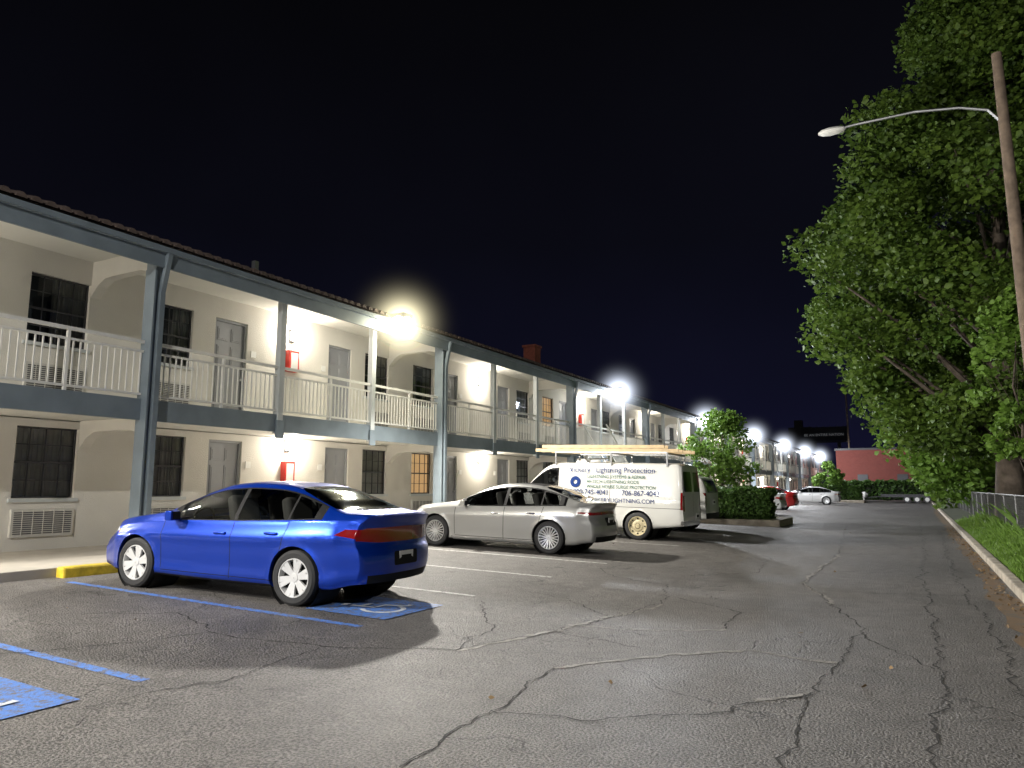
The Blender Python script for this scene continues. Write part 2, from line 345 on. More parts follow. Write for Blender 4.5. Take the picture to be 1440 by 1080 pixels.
def grass(name,n,xr,yr,hr,wd,matl,zb=.13):
    x=rng.uniform(*xr,n); y=yr[0]+(yr[1]-yr[0])*rng.uniform(0,1,n)**1.6; h=rng.uniform(*hr,n)*(.6+.5*np.sin(y*1.7+x*2)**2)*np.clip((x-1.1)/1.2,.25,1)
    a=rng.uniform(0,2*np.pi,n); l=rng.normal(0,.35,(n,2))*h[:,None]
    v=np.empty((n,4,3)); dx=np.cos(a)*wd/2; dy=np.sin(a)*wd/2
    v[:,0]=np.stack([x-dx,y-dy,np.full(n,zb)],1); v[:,1]=np.stack([x+dx,y+dy,np.full(n,zb)],1)
    v[:,2]=np.stack([x+dx*.8+l[:,0]*.4,y+dy*.8+l[:,1]*.4,zb+h*.6],1); v[:,3]=np.stack([x+l[:,0],y+l[:,1],zb+h],1)
    me=bpy.data.meshes.new(name); me.vertices.add(n*4); me.vertices.foreach_set('co',v.reshape(-1)); me.loops.add(n*4); me.polygons.add(n)
    me.loops.foreach_set('vertex_index',np.arange(n*4)); me.polygons.foreach_set('loop_start',np.arange(n)*4); me.materials.append(matl); me.update(calc_edges=True)
    o=bpy.data.objects.new(name,me); link(o)
grass('grass',60000,(1.27,3.6),(7,36),(.12,.50),.016,M['leaf3'])
grass('tall_weeds',12000,(2.5,4.2),(12,60),(.35,.95),.03,M['leaf2'])
f=empty('chain_link_fence'); mb=MB(); X=2.3
for y in np.arange(6,92,3.0): mb.cyl((X,y,.1),(X,y,1.32),.03,.03,8)
mb.cyl((X,6,1.30),(X,90,1.30),.020,.020,8); mb.obj('post_and_rail',[M['fencem']],f,smooth=True)
mb=MB()
for y in np.arange(6,90,.11):
    for s in (0,1):
        a=Vector((X,y+(1.08 if s else 0),.2)); b_=Vector((X,y+(0 if s else 1.08),1.28)); n=Vector((0,.005,0)) 
        mb.quad([a-n,a+n,b_+n,b_-n])
        n=Vector((.005,0,0)); mb.quad([a-n,a+n,b_+n,b_-n])
mb.obj('mesh_wire',[M['fencem']],f)
# ------------------------------------------------------------------ motel
B=empty('motel_building'); XW=-14.4; XO=-12.5; PER=9.63; L0=14.0; ZW=.36; ZF=3.11; ZC=6.02
KS=list(range(-2,12)); Y0=L0+PER*(KS[0]-.55); Y1=L0+PER*(KS[-1]+.5)
walls=MB(); trim=MB(); win=MB(); gl=MB(); cur=MB(); door=MB(); ac=MB(); red=MB(); scn=MB(); rail=MB(); post=MB(); cols=MB()
def wallfloor(z0,z1,ops):
    ys=sorted({Y0,Y1}|{o[0] for o in ops}|{o[1] for o in ops})
    for a,b_ in zip(ys[:-1],ys[1:]):
        m=(a+b_)/2; oo=[o for o in ops if o[0]<m<o[1]]; zs=sorted([z0,z1]+[z for o in oo for z in (o[2],o[3])])
        for c,d in zip(zs[:-1],zs[1:]):
            if d-c<1e-4: continue
            mz=(c+d)/2
            if any(o[2]<mz<o[3] for o in oo): continue
            walls.quad([(XW,a,c),(XW,b_,c),(XW,b_,d),(XW,a,d)])
    for a,b_,c,d,dp in ops:
        x=XW-dp
        walls.quad([(XW,a,c),(XW,a,d),(x,a,d),(x,a,c)]); walls.quad([(XW,b_,d),(XW,b_,c),(x,b_,c),(x,b_,d)])
        walls.quad([(XW,a,d),(XW,b_,d),(x,b_,d),(x,a,d)]); walls.quad([(XW,b_,c),(XW,a,c),(x,a,c),(x,b_,c)])
R=random.Random(4)
for fl,(zf,z1,wt) in enumerate(((ZW,2.78,2.64),(ZF,ZC+.05,5.56))):
    ops=[]
    for k in KS:
        Lk=L0+PER*k
        for s in (-1,1):
            wy=Lk+s*3.6; dy=Lk+s*1.93
            wa,wb,wc,wd=wy-.57,wy+.57,wt-1.33,wt; ops.append((wa,wb,wc,wd,.14))
            da,db,dc,dd=dy-.48,dy+.48,zf,wt-.02; ops.append((da,db,dc,dd,.14))
            x=XW-.10; fw=.035
            win.box(x,x+.03,wa,wb,wc,wc+fw); win.box(x,x+.03,wa,wb,wd-fw,wd); win.box(x,x+.03,wa,wa+fw,wc+fw,wd-fw); win.box(x,x+.03,wb-fw,wb,wc+fw,wd-fw)
            win.box(x+.001,x+.032,wa+fw,wb-fw,(wc+wd)/2-.02,(wc+wd)/2+.02)
            for q in (1,2,3): win.box(x+.004,x+.022,wa+q*(wb-wa)/4-.009,wa+q*(wb-wa)/4+.009,wc+fw,wd-fw)
            for q in (.25,.75): win.box(x+.002,x+.020,wa+fw,wb-fw,wc+q*(wd-wc)-.008,wc+q*(wd-wc)+.008)
            gl.quad([(x+.01,wa,wc),(x+.01,wb,wc),(x+.01,wb,wd),(x+.01,wa,wd)])
            lit=(k,s,fl) in ((1,-1,0),(2,-1,1),(5,1,0))
            xb=x-.55; walls.quad([(xb,wa-.3,wc-.2),(xb,wb+.3,wc-.2),(xb,wb+.3,wd+.1),(xb,wa-.3,wd+.1)],1)
            xc=x-.07; mode=R.choice((0,1,1,2)); 
            if k<=0 and fl==0 and s>0: mode=0
            if k==-1 and fl==1 and s>0: mode=2
            rngs={0:[(wa,wb)],1:[(wa,wa+.4),(wb-.4,wb)],2:[(wa+.5,wb)]}[mode]
            if lit: rngs=[(wa,wb)]
            for (ca,cb) in rngs:
                nn=26; yy=np.linspace(ca,cb,nn); xx=xc+.025*np.sin(yy*70+k)
                for i in range(nn-1): cur.quad([(xx[i],yy[i],wc),(xx[i+1],yy[i+1],wc),(xx[i+1],yy[i+1],wd),(xx[i],yy[i],wd)],1 if lit else 0)
            trim.box(XW+.002,XW+.05,wa-.06,wb+.06,wc-.07,wc-.005,1)
            x=XW-.09
            door.box(x-.03,x,da+.055,db-.055,dc+.01,dd-.06,0)
            for (pa,pb) in ((da+.13,(da+db)/2-.05),((da+db)/2+.05,db-.13)):
                H_=dd-dc
                for (ra,rb) in ((.08,.36),(.42,.74),(.79,.92)):
                    door.box(x-.001,x+.012,pa,pb,dc+H_*ra,dc+H_*rb,0); door.box(x+.010,x+.018,pa+.04,pb-.04,dc+H_*ra+.04,dc+H_*rb-.04,0)
            door.box(x-.02,x+.05,da,da+.055,dc,dd,1); door.box(x-.02,x+.05,db-.055,db,dc,dd,1); door.box(x-.02,x+.049,da+.055,db-.055,dd-.06,dd,1)
            hy=da+.13 if s>0 else db-.13
            door.cyl((x+.0,hy,dc+1.02),(x+.07,hy,dc+1.02),.03,.03,8,2)
            ny=dy-s*.68; trim.box(XW+.002,XW+.02,ny-.08,ny+.08,zf+1.62,zf+1.78,2)
            az=zf+(.22 if fl else .25); aw=.56
            ac.box(XW,XW+.06,wy-aw,wy+aw,az,az+.50,0)
            for q in range(11):
                z=az+.05+q*.038; ac.box(XW+.058,XW+.066,wy-aw+.04,wy+aw-.04,z,z+.021,1)
            for q in range(1,6): ac.box(XW+.060,XW+.072,wy-aw+q*2*aw/6-.006,wy-aw+q*2*aw/6+.006,az+.04,az+.47,0)
        sz=2.60 if fl==0 else 5.52
        scn.box(XW+.002,XW+.03,Lk-.09,Lk+.09,sz-.17,sz+.15,1)
        scn.cyl((XW+.09,Lk,sz-.13),(XW+.09,Lk,sz+.12),.07,.07,12,0)
        if k%2==0:
            red.box(XW+.002,XW+.16,Lk-.17,Lk+.17,sz-.98,sz-.42,0); red.box(XW+.158,XW+.166,Lk-.12,Lk+.12,sz-.92,sz-.48,1)
        if -1<=k<=7:
            ld=bpy.data.lights.new('sconce_light','POINT'); ld.energy=120 if k<4 else 170; ld.color=(1,.91,.78); ld.shadow_soft_size=.07
            lo=bpy.data.objects.new('sconce_light',ld); lo.location=(XW+.28,Lk,sz); link(lo,B)
    wallfloor(zf if fl else 0.0,z1,ops)
walls.obj('walls',[M['stucco'],M['room']],B); win.obj('window_frames',[M['winframe']],B); gl.obj('window_panes',[M['winglass']],B)
cur.obj('curtains',[M['curtain'],M['warm']],B,smooth=True); door.obj('doors',[M['door'],M['doorframe'],M['metal']],B); ac.obj('air_conditioners',[M['ac'],M['acdark']],B)
red.obj('extinguisher_cabinets',[M['red'],M['white']],B); scn.obj('wall_sconces',[M['sconce'],M['darkmetal']],B)
trim.box(XW-.2,XO-.06,Y0,Y1,2.80,ZF,3)
trim.box(XO-.06,XO+.04,Y0,Y1,2.74,ZF+.02,0)
trim.box(XW-.2,XO+.02,Y0,Y1,ZC+.02,ZC+.12,3)
trim.box(XO-.10,XO+.08,Y0,Y1,5.78,ZC+.018,0)
trim.box(XO+.25,XO+.30,Y0,Y1,5.62,5.98,0)
trim.box(XO+.08,XO+.25,Y0,Y1,5.90,5.95,3)
trim.box(XO+.30,XO+.40,Y0,Y1,5.90,6.00,0)
for k in range(KS[0],KS[-1]+1):
    yb=L0+PER*k-5.35+.0
    for j in range(3):
        y=yb+j*PER/3
        if j==0:
            cols.box(XO-.14,XO+.14,y-.11,y+.11,.05,5.78,0); cols.box(XO-.09,XO+.20,y-.16,y-.125,.05,5.6,0)
            cols.box(XO+.142,XO+.24,y-.05,y+.05,.3,5.15,0)
            cols.beam((XO+.19,y,5.13),(XO+.36,y+.0,5.90),.09,.09,0)
            for (zt,zh) in ((2.80,.22),(ZC+.02,.38)):
                n=8
                for q in range(n):
                    xa=XW+(XO-.14-XW)*q/n; xb=XW+(XO-.14-XW)*(q+1)/n
                    h=lambda x_:zh+ .35*max(0,1-abs(x_-XW)/.55)**2+ .12*max(0,1-abs(x_-XO)/.4)**2
                    trim.v+= [(xa,y-.1,zt-h(xa)),(xb,y-.1,zt-h(xb)),(xb,y-.1,zt),(xa,y-.1,zt),(xa,y+.1,zt-h(xa)),(xb,y+.1,zt-h(xb)),(xb,y+.1,zt),(xa,y+.1,zt)]
                    b0=len(trim.v)-8
                    for fc in ((0,1,2,3),(7,6,5,4),(0,4,5,1)): trim.f.append(tuple(b0+i for i in fc)); trim.m.append(4)
        else:
            post.box(XO-.075,XO+.075,y-.075,y+.075,2.70,5.78,0)
            post.box(XO+.045,XO+.09,y-.11,y+.11,2.60,3.0,1)
trim.obj('trim',[M['bluegrey'],M['postgrey'],M['white'],M['soffit'],M['stucco']],B)
cols.obj('columns',[M['bluegrey']],B); post.obj('posts',[M['postgrey'],M['bluegrey']],B)
rail.box(XO-.03,XO+.03,Y0,Y1,4.17,4.23); rail.box(XO-.02,XO+.02,Y0,Y1,4.00,4.04); rail.box(XO-.02,XO+.02,Y0,Y1,3.20,3.24)
y=Y0
while y<Y1:
    rail.box(XO-.011,XO+.011,y-.011,y+.011,3.24,4.00); y+=.125
for q in np.arange(Y0,Y1,PER/6): rail.box(XO-.025,XO+.025,q-.025,q+.025,ZF,4.17)
rail.obj('balcony_railing',[M['rail']],B)
rf=MB(); XE=XO+.42
rf.quad([(XE,Y0-.3,6.02),(XE,Y1,6.02),(XW-6,Y1,8.3),(XW-6,Y0-.3,8.3)])
y=Y0-.2
while y<Y1:
    n=6; a=Vector((XE+.05,y,6.03)); b_=Vector((XE-1.5,y,6.03+1.5*.29)); pr=[]
    for p in (a,b_):
        pr.append([p+Vector((0,math.cos(t)*.085,math.sin(t)*.09)) for t in np.linspace(0,math.pi,n)])
    for i in range(n-1): rf.quad([pr[0][i],pr[0][i+1],pr[1][i+1],pr[1][i]])
    rf.quad(pr[0]); y+=.235
rf.obj('tile_roof',[M['tile']],B)
mb=MB()
for (x,y,h) in ((-14.6,28.5,.9),(-14.4,40,.6),(-14.2,12.5,.5)):
    z=6.02+(XE-x)*.29; s=.28 if h>.8 else .06
    mb.box(x-s,x+s,y-s,y+s,z-.1,z+h,0 if h>.8 else 1)
    if h>.8: mb.box(x-s-.05,x+s+.05,y-s-.05,y+s+.05,z+h,z+h+.1,0)
mb.obj('chimney_and_vents',[mat('chimney_brick',(.30,.09,.06),.9,var=.3,vs=8),M['metal']],B)
mb=MB(); mb.box(XW-8,XW-.8,Y0,Y1,0,6); mb.obj('rear_mass',[M['stucco']],B)
st=MB()
ns=15; ya=29.2; 
for i in range(ns):
    z=ZF-(i+1)*(ZF-ZW)/(ns+1); st.box(XO+.10,XO+1.1,ya+i*.28,ya+i*.28+.30,z-.05,z,1)
for x in (XO+.08,XO+1.12):
    st.beam((x,ya-.1,ZF-.15),(x,ya+ns*.28,ZW+.05),.05,.28,0); st.beam((x,ya-.1,ZF+1.05),(x,ya+ns*.28,ZW+1.15),.05,.06,0); st.beam((x,ya-.1,ZF+.15),(x,ya+ns*.28,ZW+.28),.03,.04,0)
    for q in np.arange(0,ns*.28,.125):
        z=ZF-(q/(ns*.28))*(ZF-ZW); st.box(x-.01,x+.01,ya+q-.01,ya+q+.01,z+.1,z+1.05,0)
st.obj('staircase',[M['rail'],M['concrete']],B)
mb=MB(); y=Y0
while y<Y1:
    mb.box(XW,-11.0,y+.006,y+3.2,0,ZW); y+=3.206
mb.obj('walkway',[M['concrete']],bevel=.012)
mb=MB(); mb.box(-10.998,-10.8,6.35,8.5,.1,.37); mb.obj('yellow_kerb',[M['yellow']],bevel=.03)
# floodlights
def glaremat(name,col,k):  # emission-only volume, lamp glare painted as a radial falloff
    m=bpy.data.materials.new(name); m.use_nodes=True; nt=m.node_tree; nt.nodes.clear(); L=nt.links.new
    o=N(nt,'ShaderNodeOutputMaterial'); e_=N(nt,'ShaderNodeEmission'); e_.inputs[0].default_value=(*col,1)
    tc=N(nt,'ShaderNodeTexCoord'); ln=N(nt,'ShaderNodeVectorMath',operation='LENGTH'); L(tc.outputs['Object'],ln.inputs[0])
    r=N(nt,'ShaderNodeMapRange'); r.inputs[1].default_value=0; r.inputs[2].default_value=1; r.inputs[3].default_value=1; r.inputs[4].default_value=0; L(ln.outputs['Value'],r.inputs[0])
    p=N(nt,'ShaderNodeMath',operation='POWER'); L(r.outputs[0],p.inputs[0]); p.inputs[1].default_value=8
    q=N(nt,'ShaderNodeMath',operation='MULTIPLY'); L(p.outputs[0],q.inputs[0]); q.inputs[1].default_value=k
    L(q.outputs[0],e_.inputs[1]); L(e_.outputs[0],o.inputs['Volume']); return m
HW=glaremat('lamp_glare_warm',(1,.90,.58),9); HC=glaremat('lamp_glare_cool',(.78,.85,1),9)
for i,Y in enumerate((-16,0.0,15.4,31.8,47.8,64,80,96,112)):
    fe=empty('eave_floodlight',(0,0,0)); mb=MB()
    mb.box(XO+.40,XO+.52,Y-.05,Y+.05,5.93,6.0,1); mb.box(XO+.50,XO+.90,Y-.2,Y+.2,5.96,6.10,1)
    mb.obj('housing',[M['floodglass'],M['darkmetal']],fe)
    bpy.ops.mesh.primitive_uv_sphere_add(segments=20,ring_count=10,radius=.29,location=(XO+.70,Y,5.86)); o=bpy.context.object; o.name='lens'; o.scale=(1,1,.75); o.parent=fe
    o.data.materials.append(M['floodglass'] if i in (2,) else M['floodcool'])
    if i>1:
        bpy.ops.mesh.primitive_uv_sphere_add(segments=24,ring_count=12,radius=1,location=(XO+.70,Y,5.86)); o=bpy.context.object; o.name='lamp_glare'; s_=1.9+.15*i; o.scale=(s_,s_,s_); o.parent=fe  # added glow sphere imitating glare around the lens, no real air
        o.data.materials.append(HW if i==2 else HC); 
    col=(1,.95,.86) if i in (1,2) else (.94,.96,1)
    ld=bpy.data.lights.new('flood_light','SPOT'); ld.energy=5200; ld.color=col; ld.shadow_soft_size=.12; ld.spot_size=math.radians(172); ld.spot_blend=.25
    lo=bpy.data.objects.new('flood_light',ld); lo.location=(XO+.98,Y,5.66); lo.rotation_euler=(0,math.radians(-62),0); link(lo,fe)
    if i<5:
        ld=bpy.data.lights.new('flood_spill','POINT'); ld.energy=110; ld.color=col; ld.shadow_soft_size=.15
        lo=bpy.data.objects.new('flood_spill',ld); lo.location=(XO+.75,Y,5.55); link(lo,fe)
# ------------------------------------------------------------------ street lamp on utility pole, and its added fill copy
def street_lamp(dx,dy,lit):
    e=empty('street_lamp',(dx,dy,0)); mb=MB()
    mb.tube([(2.62,21,0),(2.56,21,6),(2.5,21,12.4)],[.17,.15,.115],12,0)
    arm=[(2.45,21,10.6),(2.2,20.98,10.95),(1.6,20.95,11.15),(.6,20.95,11.30),(-.8,20.95,11.30),(-1.15,20.95,11.28)]
    mb.tube(arm,[.035]*6,8,1); mb.obj('pole_and_arm',[M['wood'],M['metal']],e,smooth=True)
    mb=MB(); prof=[(0,.03),(.05,.10),(.2,.15),(.42,.17),(.6,.13),(.70,.05)]; n=14
    for (d,r) in prof:
        for i in range(n):
            t=2*math.pi*i/n; mb.v.append((-1.05-d,20.95+r*math.cos(t),11.25+r*.62*math.sin(t)))
    for a in range(len(prof)-1):
        for i in range(n):
            j=(i+1)%n; mb.f.append((a*n+i,a*n+j,(a+1)*n+j,(a+1)*n+i)); mb.m.append(0)
    mb.obj('lamp_head',[M['white']],e,smooth=True)
    if lit:
        ld=bpy.data.lights.new('fill_light','POINT'); ld.energy=10000; ld.color=(1,.97,.92); ld.shadow_soft_size=.2  # fill light, only on the added lamp
        lo=bpy.data.objects.new('fill_light',ld); lo.location=(-1.4,20.95,10.85); link(lo,e)
street_lamp(0,0,False); street_lamp(1.0,-33,True)  # second, lit lamp is added behind the camera to fill facade and cars
# ------------------------------------------------------------------ far things
e=empty('brick_building'); mb=MB(); mb.box(-9,22,104,118,0,6.3,0); mb.box(-9.15,22.15,103.85,118.2,6.3,6.55,1)
for x in (-6,-1.5,3,8): mb.box(x-.6,x+.6,103.94,103.99,1.6,3.2,2)
mb.obj('shell',[M['brick'],M['darkmetal'],M['winframe']],e)
e=empty('billboard'); mb=MB(); mb.box(-17,-16.4,150,150.4,0,10,0); mb.box(-12.6,-12,150,150.4,0,10,0); mb.box(-18.8,-10.6,149.6,149.9,10.3,12.9,1)
mb.box(-19,-10.4,149.5,150.3,9.95,10.25,0)
for x in np.arange(-18.5,-11,1.2): mb.box(x-.05,x+.05,150.0,150.1,10.3,13.2,0)
mb.obj('frame',[M['darkmetal'],mat('billboard_face',(.03,.035,.045),.6)],e)
def text(body,loc,size,matl,parent,rot=(math.pi/2,0,0),ext=.002,sx=1,align='LEFT'):
    c=bpy.data.curves.new('lettering','FONT'); c.body=body; c.size=size; c.extrude=ext; c.align_x=align; c.materials.append(matl)
    o=bpy.data.objects.new('lettering',c); o.location=loc; o.rotation_euler=rot; o.scale=(sx,1,1); link(o,parent); return o
text('BE AN ENTIRE NATION',(-18.3,149.55,11.2),.66,mat('sign_white',(.5,.5,.5),.5,emit=(.8,.85,.9),es=.09),e)
e=empty('distant_building'); mb=MB(); mb.box(-22,-17.5,156,162,0,13.5,0); mb.box(-21,-19.5,157,159,13.5,15,0)
for a in range(3):
    for b_ in range(4): mb.box(-21.6+a*1.4,-20.9+a*1.4,155.93,155.99,2+b_*2.8,3.5+b_*2.8,1)
mb.obj('shell',[M['darkmetal'],M['winframe']],e)
for (x,y,h) in ((-8.5,120,17),(-3,125,13),(9,98,11)):
    e=empty('utility_pole'); mb=MB(); mb.cyl((x,y,0),(x,y,h),.16,.11,8); mb.box(x-1.1,x+1.1,y-.06,y+.06,h-.8,h-.65); mb.obj('pole',[M['wood']],e)
e=empty('flatbed_trailer'); mb=MB(); mb.box(-3.4,2.2,86,88,.55,.70,0); mb.box(-3.4,2.2,85.95,86,.70,.85,0); mb.beam((-3.4,87,.6),(-4.8,87,.5),.1,.1,0)
for x in (-1.0,-.1,.8):
    mb.lathe_y([(-.1,.18),(-.1,.33),(.1,.33),(.1,.18)],x,85.9,.33,18,0); mb.lathe_y([(-.105,.01),(-.105,.2)],x,85.9,.33,18,1)
mb.obj('deck_and_wheels',[M['darkmetal'],M['white']],e)
e=empty('propane_tank'); mb=MB(); 
mb.cyl((-5.6,87,.75),(-4.9,87,.75),.35,.35,14); mb.cyl((-5.85,87,.75),(-5.6,87,.75),.15,.35,14); mb.cyl((-4.9,87,.75),(-4.65,87,.75),.35,.15,14); mb.box(-5.5,-5.4,86.8,87.2,0,.45); mb.box(-5.1,-5.0,86.8,87.2,0,.45)
mb.obj('tank',[M['white']],e,smooth=True)
# ------------------------------------------------------------------ vehicles
def pch(pts):
    xs=np.array([p[0] for p in pts],float); ys=np.array([p[1] for p in pts],float); h=np.diff(xs); d=np.diff(ys)/h; m=np.zeros(len(xs)); m[0]=d[0]; m[-1]=d[-1]
    for i in range(1,len(xs)-1):
        if d[i-1]*d[i]>0:
            w1=2*h[i]+h[i-1]; w2=h[i]+2*h[i-1]; m[i]=(w1+w2)/(w1/d[i-1]+w2/d[i])
    def f(x):
        x=np.clip(np.asarray(x,float),xs[0],xs[-1]); i=np.clip(np.searchsorted(xs,x)-1,0,len(h)-1); t=(x-xs[i])/h[i]
        return (2*t**3-3*t**2+1)*ys[i]+(t**3-2*t**2+t)*h[i]*m[i]+(-2*t**3+3*t**2)*ys[i+1]+(t**3-t**2)*h[i]*m[i+1]
    return f
def inpoly(x,y,P):
    c=False; n=len(P); j=n-1
    for i in range(n):
        if (P[i][1]>y)!=(P[j][1]>y) and x<(P[j][0]-P[i][0])*(y-P[i][1])/(P[j][1]-P[i][1])+P[i][0]: c=not c
        j=i
    return c
def ss(t): t=np.clip(t,0,1); return t*t*(3-2*t)
M['tire']=mat('tire_rubber',(.018,.018,.019),.75,bump=.2,bs=60)
M['rim']=mat('rim_silver',(.62,.63,.64),.28,metal=.75)
M['rimpaint']=mat('hubcap_silver',(.62,.62,.62),.35,metal=.3)
M['carglass']=glass('car_glass',tr=.38,ior=1.4)
M['black']=mat('black_trim',(.010,.010,.011),.65,spec=.2)
M['chrome']=mat('chrome',(.75,.76,.78),.12,metal=1)
M['tail']=mat('tail_lens',(.20,.006,.008),.12,coat=1)
M['head']=mat('head_lens',(.55,.56,.58),.12,coat=1)
M['seat']=mat('seat_fabric',(.20,.19,.17),.8)
M['inner']=mat('car_inner',(.03,.03,.032),.8)
M['plate']=mat('plate_white',(.7,.7,.68),.4)
M['well']=mat('wheel_well',(.006,.006,.006),1)
M['yellowrim']=mat('rusty_cream_rim',(.52,.45,.28),.5,var=.3,vs=20)
M['amber']=mat('amber_lens',(.6,.2,.02),.2,coat=1)
def paint(name,col,metal=.35,rough=.3): return mat(name,col,rough,metal=metal,coat=.7,var=.05,vs=1.2)
def wheel(parent,x,y,z,r,side,style,wd=.21):
    mb=MB(); s=side
    hw=wd/2
    mb.lathe_y([(-hw,.62*r),(-hw,.86*r),(-hw*.8,.97*r),(-hw*.4,r),(hw*.4,r),(hw*.8,.975*r),(hw,.88*r),(hw*.97,.72*r),(hw*.86,.70*r)],x,y,z,44,0,s)
    rr=.70*r
    mb.lathe_y([(hw*.86,rr),(hw*.90,rr*.985),(hw*.90,rr*.94),(hw*.55,rr*.90),(hw*.2,rr*.86)],x,y,z,44,1,s)
    mb.lathe_y([(hw*.1,rr*.9),(hw*.12,.01)],x,y,z,32,2,s)
    def spoke(a,w0,w1,mi=1,tw=0):
        d=Vector((math.cos(a),0,math.sin(a))); d2=Vector((math.cos(a+tw),0,math.sin(a+tw))); t=Vector((-d.z,0,d.x)); c=Vector((x,0,z))
        i0=c+d*rr*.18; o0=c+d2*rr*.95; yi=y+s*hw*.66; yo=y+s*hw*.84; dp=.03*s
        P=[i0+t*w0,i0-t*w0,o0-t*w1,o0+t*w1]; Y=[yi,yi,yo,yo]; n=len(mb.v)
        for p,yy in zip(P,Y): mb.v.append((p.x,yy,p.z))
        for p,yy in zip(P,Y): mb.v.append((p.x,yy-dp,p.z))
        for q in ((0,1,2,3),(1,0,4,5),(2,1,5,6),(3,2,6,7),(0,3,7,4)): mb.f.append(tuple(n+i for i in q)); mb.m.append(mi)
    if style=='multi':
        for i in range(10):
            a=i*2*math.pi/10; spoke(a-.06,.010,.011,tw=-.10); spoke(a+.06,.010,.011,tw=.10)
    elif style=='hub':
        for i in range(6):
            a=i*2*math.pi/6+.3; spoke(a-.10,.030,.034,tw=-.05); spoke(a+.12,.022,.026,tw=.07)
    else:
        mb.lathe_y([(hw*.6,rr*.93),(hw*.45,rr*.62),(hw*.62,rr*.5),(hw*.62,rr*.30)],x,y,z,32,1,s)
        for i in range(8):
            a=i*2*math.pi/8; c=Vector((x+rr*.77*math.cos(a),y+s*hw*.54,z+rr*.77*math.sin(a))); mb.cyl(c,c+Vector((0,s*.012,0)),.022,.022,8,2)
    mb.lathe_y([(hw*.60,rr*.26),(hw*.74,rr*.22),(hw*.76,.005)],x,y,z,24,1,s)
    mats=[M['tire'],{'multi':M['rim'],'hub':M['rimpaint'],'steel':M['yellowrim']}[style],M['well']]
    mb.obj('wheel',mats,parent,smooth=True)
def car(name,P,loc,yaw,body):
    X,Y,_=loc
    root=empty(name,(X,Y,gz(X)),(0,math.atan(.028) if X<-3 else 0,yaw))
    L=P['L']; W=P['W']; zt=pch(P['top']); zb=pch(P['belt']); z0=pch(P['bot']); wf=pch(P['wid']); rf_=pch(P['ratio'])
    xs=np.concatenate([L*.5-(L*.5)*np.cos(np.linspace(0,np.pi,P.get('n',130)))*1.0]); 
    xs=.5*xs+.5*np.linspace(0,L,len(xs))
    ms=pch(P['side']); lo=np.concatenate([np.linspace(0,.12,4)[:-1],np.linspace(.12,1,17)])
    up=[(1,0),(.80,.2),(.57,.42),(.33,.62),(.12,.79)]; tp=[(.985,.865),(.94,.915),(.86,.95),(.72,.974),(.5,.990),(.25,.998),(0,1)]
    if P.get('boxy'): tp=[(.99,.90),(.96,.945),(.90,.972),(.75,.987),(.5,.995),(.25,.999),(0,1)]
    def row(x):
        a=[];w=W*float(wf(x));b0=float(z0(x));b1=float(zb(x));t=float(zt(x));yb=w*float(ms(1.0));wr=yb*float(rf_(x));h=t-b1
        for s in lo: a.append((w*float(ms(s)),b0+s*(b1-b0)))
        ctrl=[(wr+(yb-wr)*p,q*h) for p,q in up]+[(wr*p,q*h) for p,q in tp]
        C=[]
        for i in range(len(ctrl)-1):
            nsub=3 if i<5 else 2
            p0=np.array(ctrl[max(i-1,0)]);p1=np.array(ctrl[i]);p2=np.array(ctrl[i+1]);p3=np.array(ctrl[min(i+2,len(ctrl)-1)])
            if i==len(ctrl)-2: p3=np.array((-p1[0],p1[1]))
            if i==0: p0=p1*2-p2
            for k in range(1,nsub+1):
                u=k/nsub; q=.5*((2*p1)+(-p0+p2)*u+(2*p0-5*p1+4*p2-p3)*u*u+(-p0+3*p1-3*p2+p3)*u**3); C.append((max(0,q[0]),b1+q[1]))
        C[-1]=(0,t)
        return a+C
    rows=[row(x) for x in xs]; n=len(rows[0]); K=2*n-1; V=[]
    for x,r in zip(xs,rows):
        for (y,z) in r: V.append([x,-y,z])
        for (y,z) in r[-2::-1]: V.append([x,y,z])
    F=[]
    for i in range(len(xs)-1):
        for j in range(K-1):
            a=i*K+j; F.append((a,a+K,a+K+1,a+1))
        F.append((i*K+K-1,i*K+2*K-1,i*K+K,i*K))
    Mc=26
    for st,fl in ((0,0),(len(xs)-1,1)):
        prev=None
        for j in range(n):
            l=st*K+j; r=st*K+K-1-j
            if l==r: rw=[l]*(Mc+1)
            else:
                y0=V[l][1];y1=V[r][1]; rw=[l]
                for c in range(1,Mc): rw.append(len(V)); V.append([V[l][0],y0+(y1-y0)*c/Mc,V[l][2]])
                rw.append(r)
            if prev:
                for c in range(Mc):
                    q=[prev[c],prev[c+1],rw[c+1],rw[c]]
                    if not fl: q=q[::-1]
                    qq=[]
                    for i_ in q:
                        if i_ not in qq: qq.append(i_)
                    if len(qq)>2: F.append(tuple(qq))
            prev=rw
    V=np.array(V); fz=pch(P['fz']); rz=pch(P['rz']); ay=np.abs(V[:,1])/W
    wF=ss(1-V[:,0]/P.get('fl',.6)); wR=ss((V[:,0]-(L-P.get('rl',.6)))/P.get('rl',.6))
    dx=wF*(fz(V[:,2])+P['fc']*ay**2.6)-wR*(rz(V[:,2])+P['rc']*ay**3)
    for wx in (P['wf'],P['wr']):
        d=np.hypot(V[:,0]-wx,V[:,2]-P['r'])-P['r']-.035; g=np.exp(-(d/.045)**2)*(ay>.5)*.014; V[:,1]+=np.sign(V[:,1])*g
    V[:,0]+=dx
    bm=bmesh.new(); bv=[bm.verts.new(v) for v in V]
    for f_ in F:
        try: bm.faces.new([bv[i] for i in f_])
        except Exception: pass
    bmesh.ops.recalc_face_normals(bm,faces=bm.faces)
    bm.normal_update()
    arch=[]
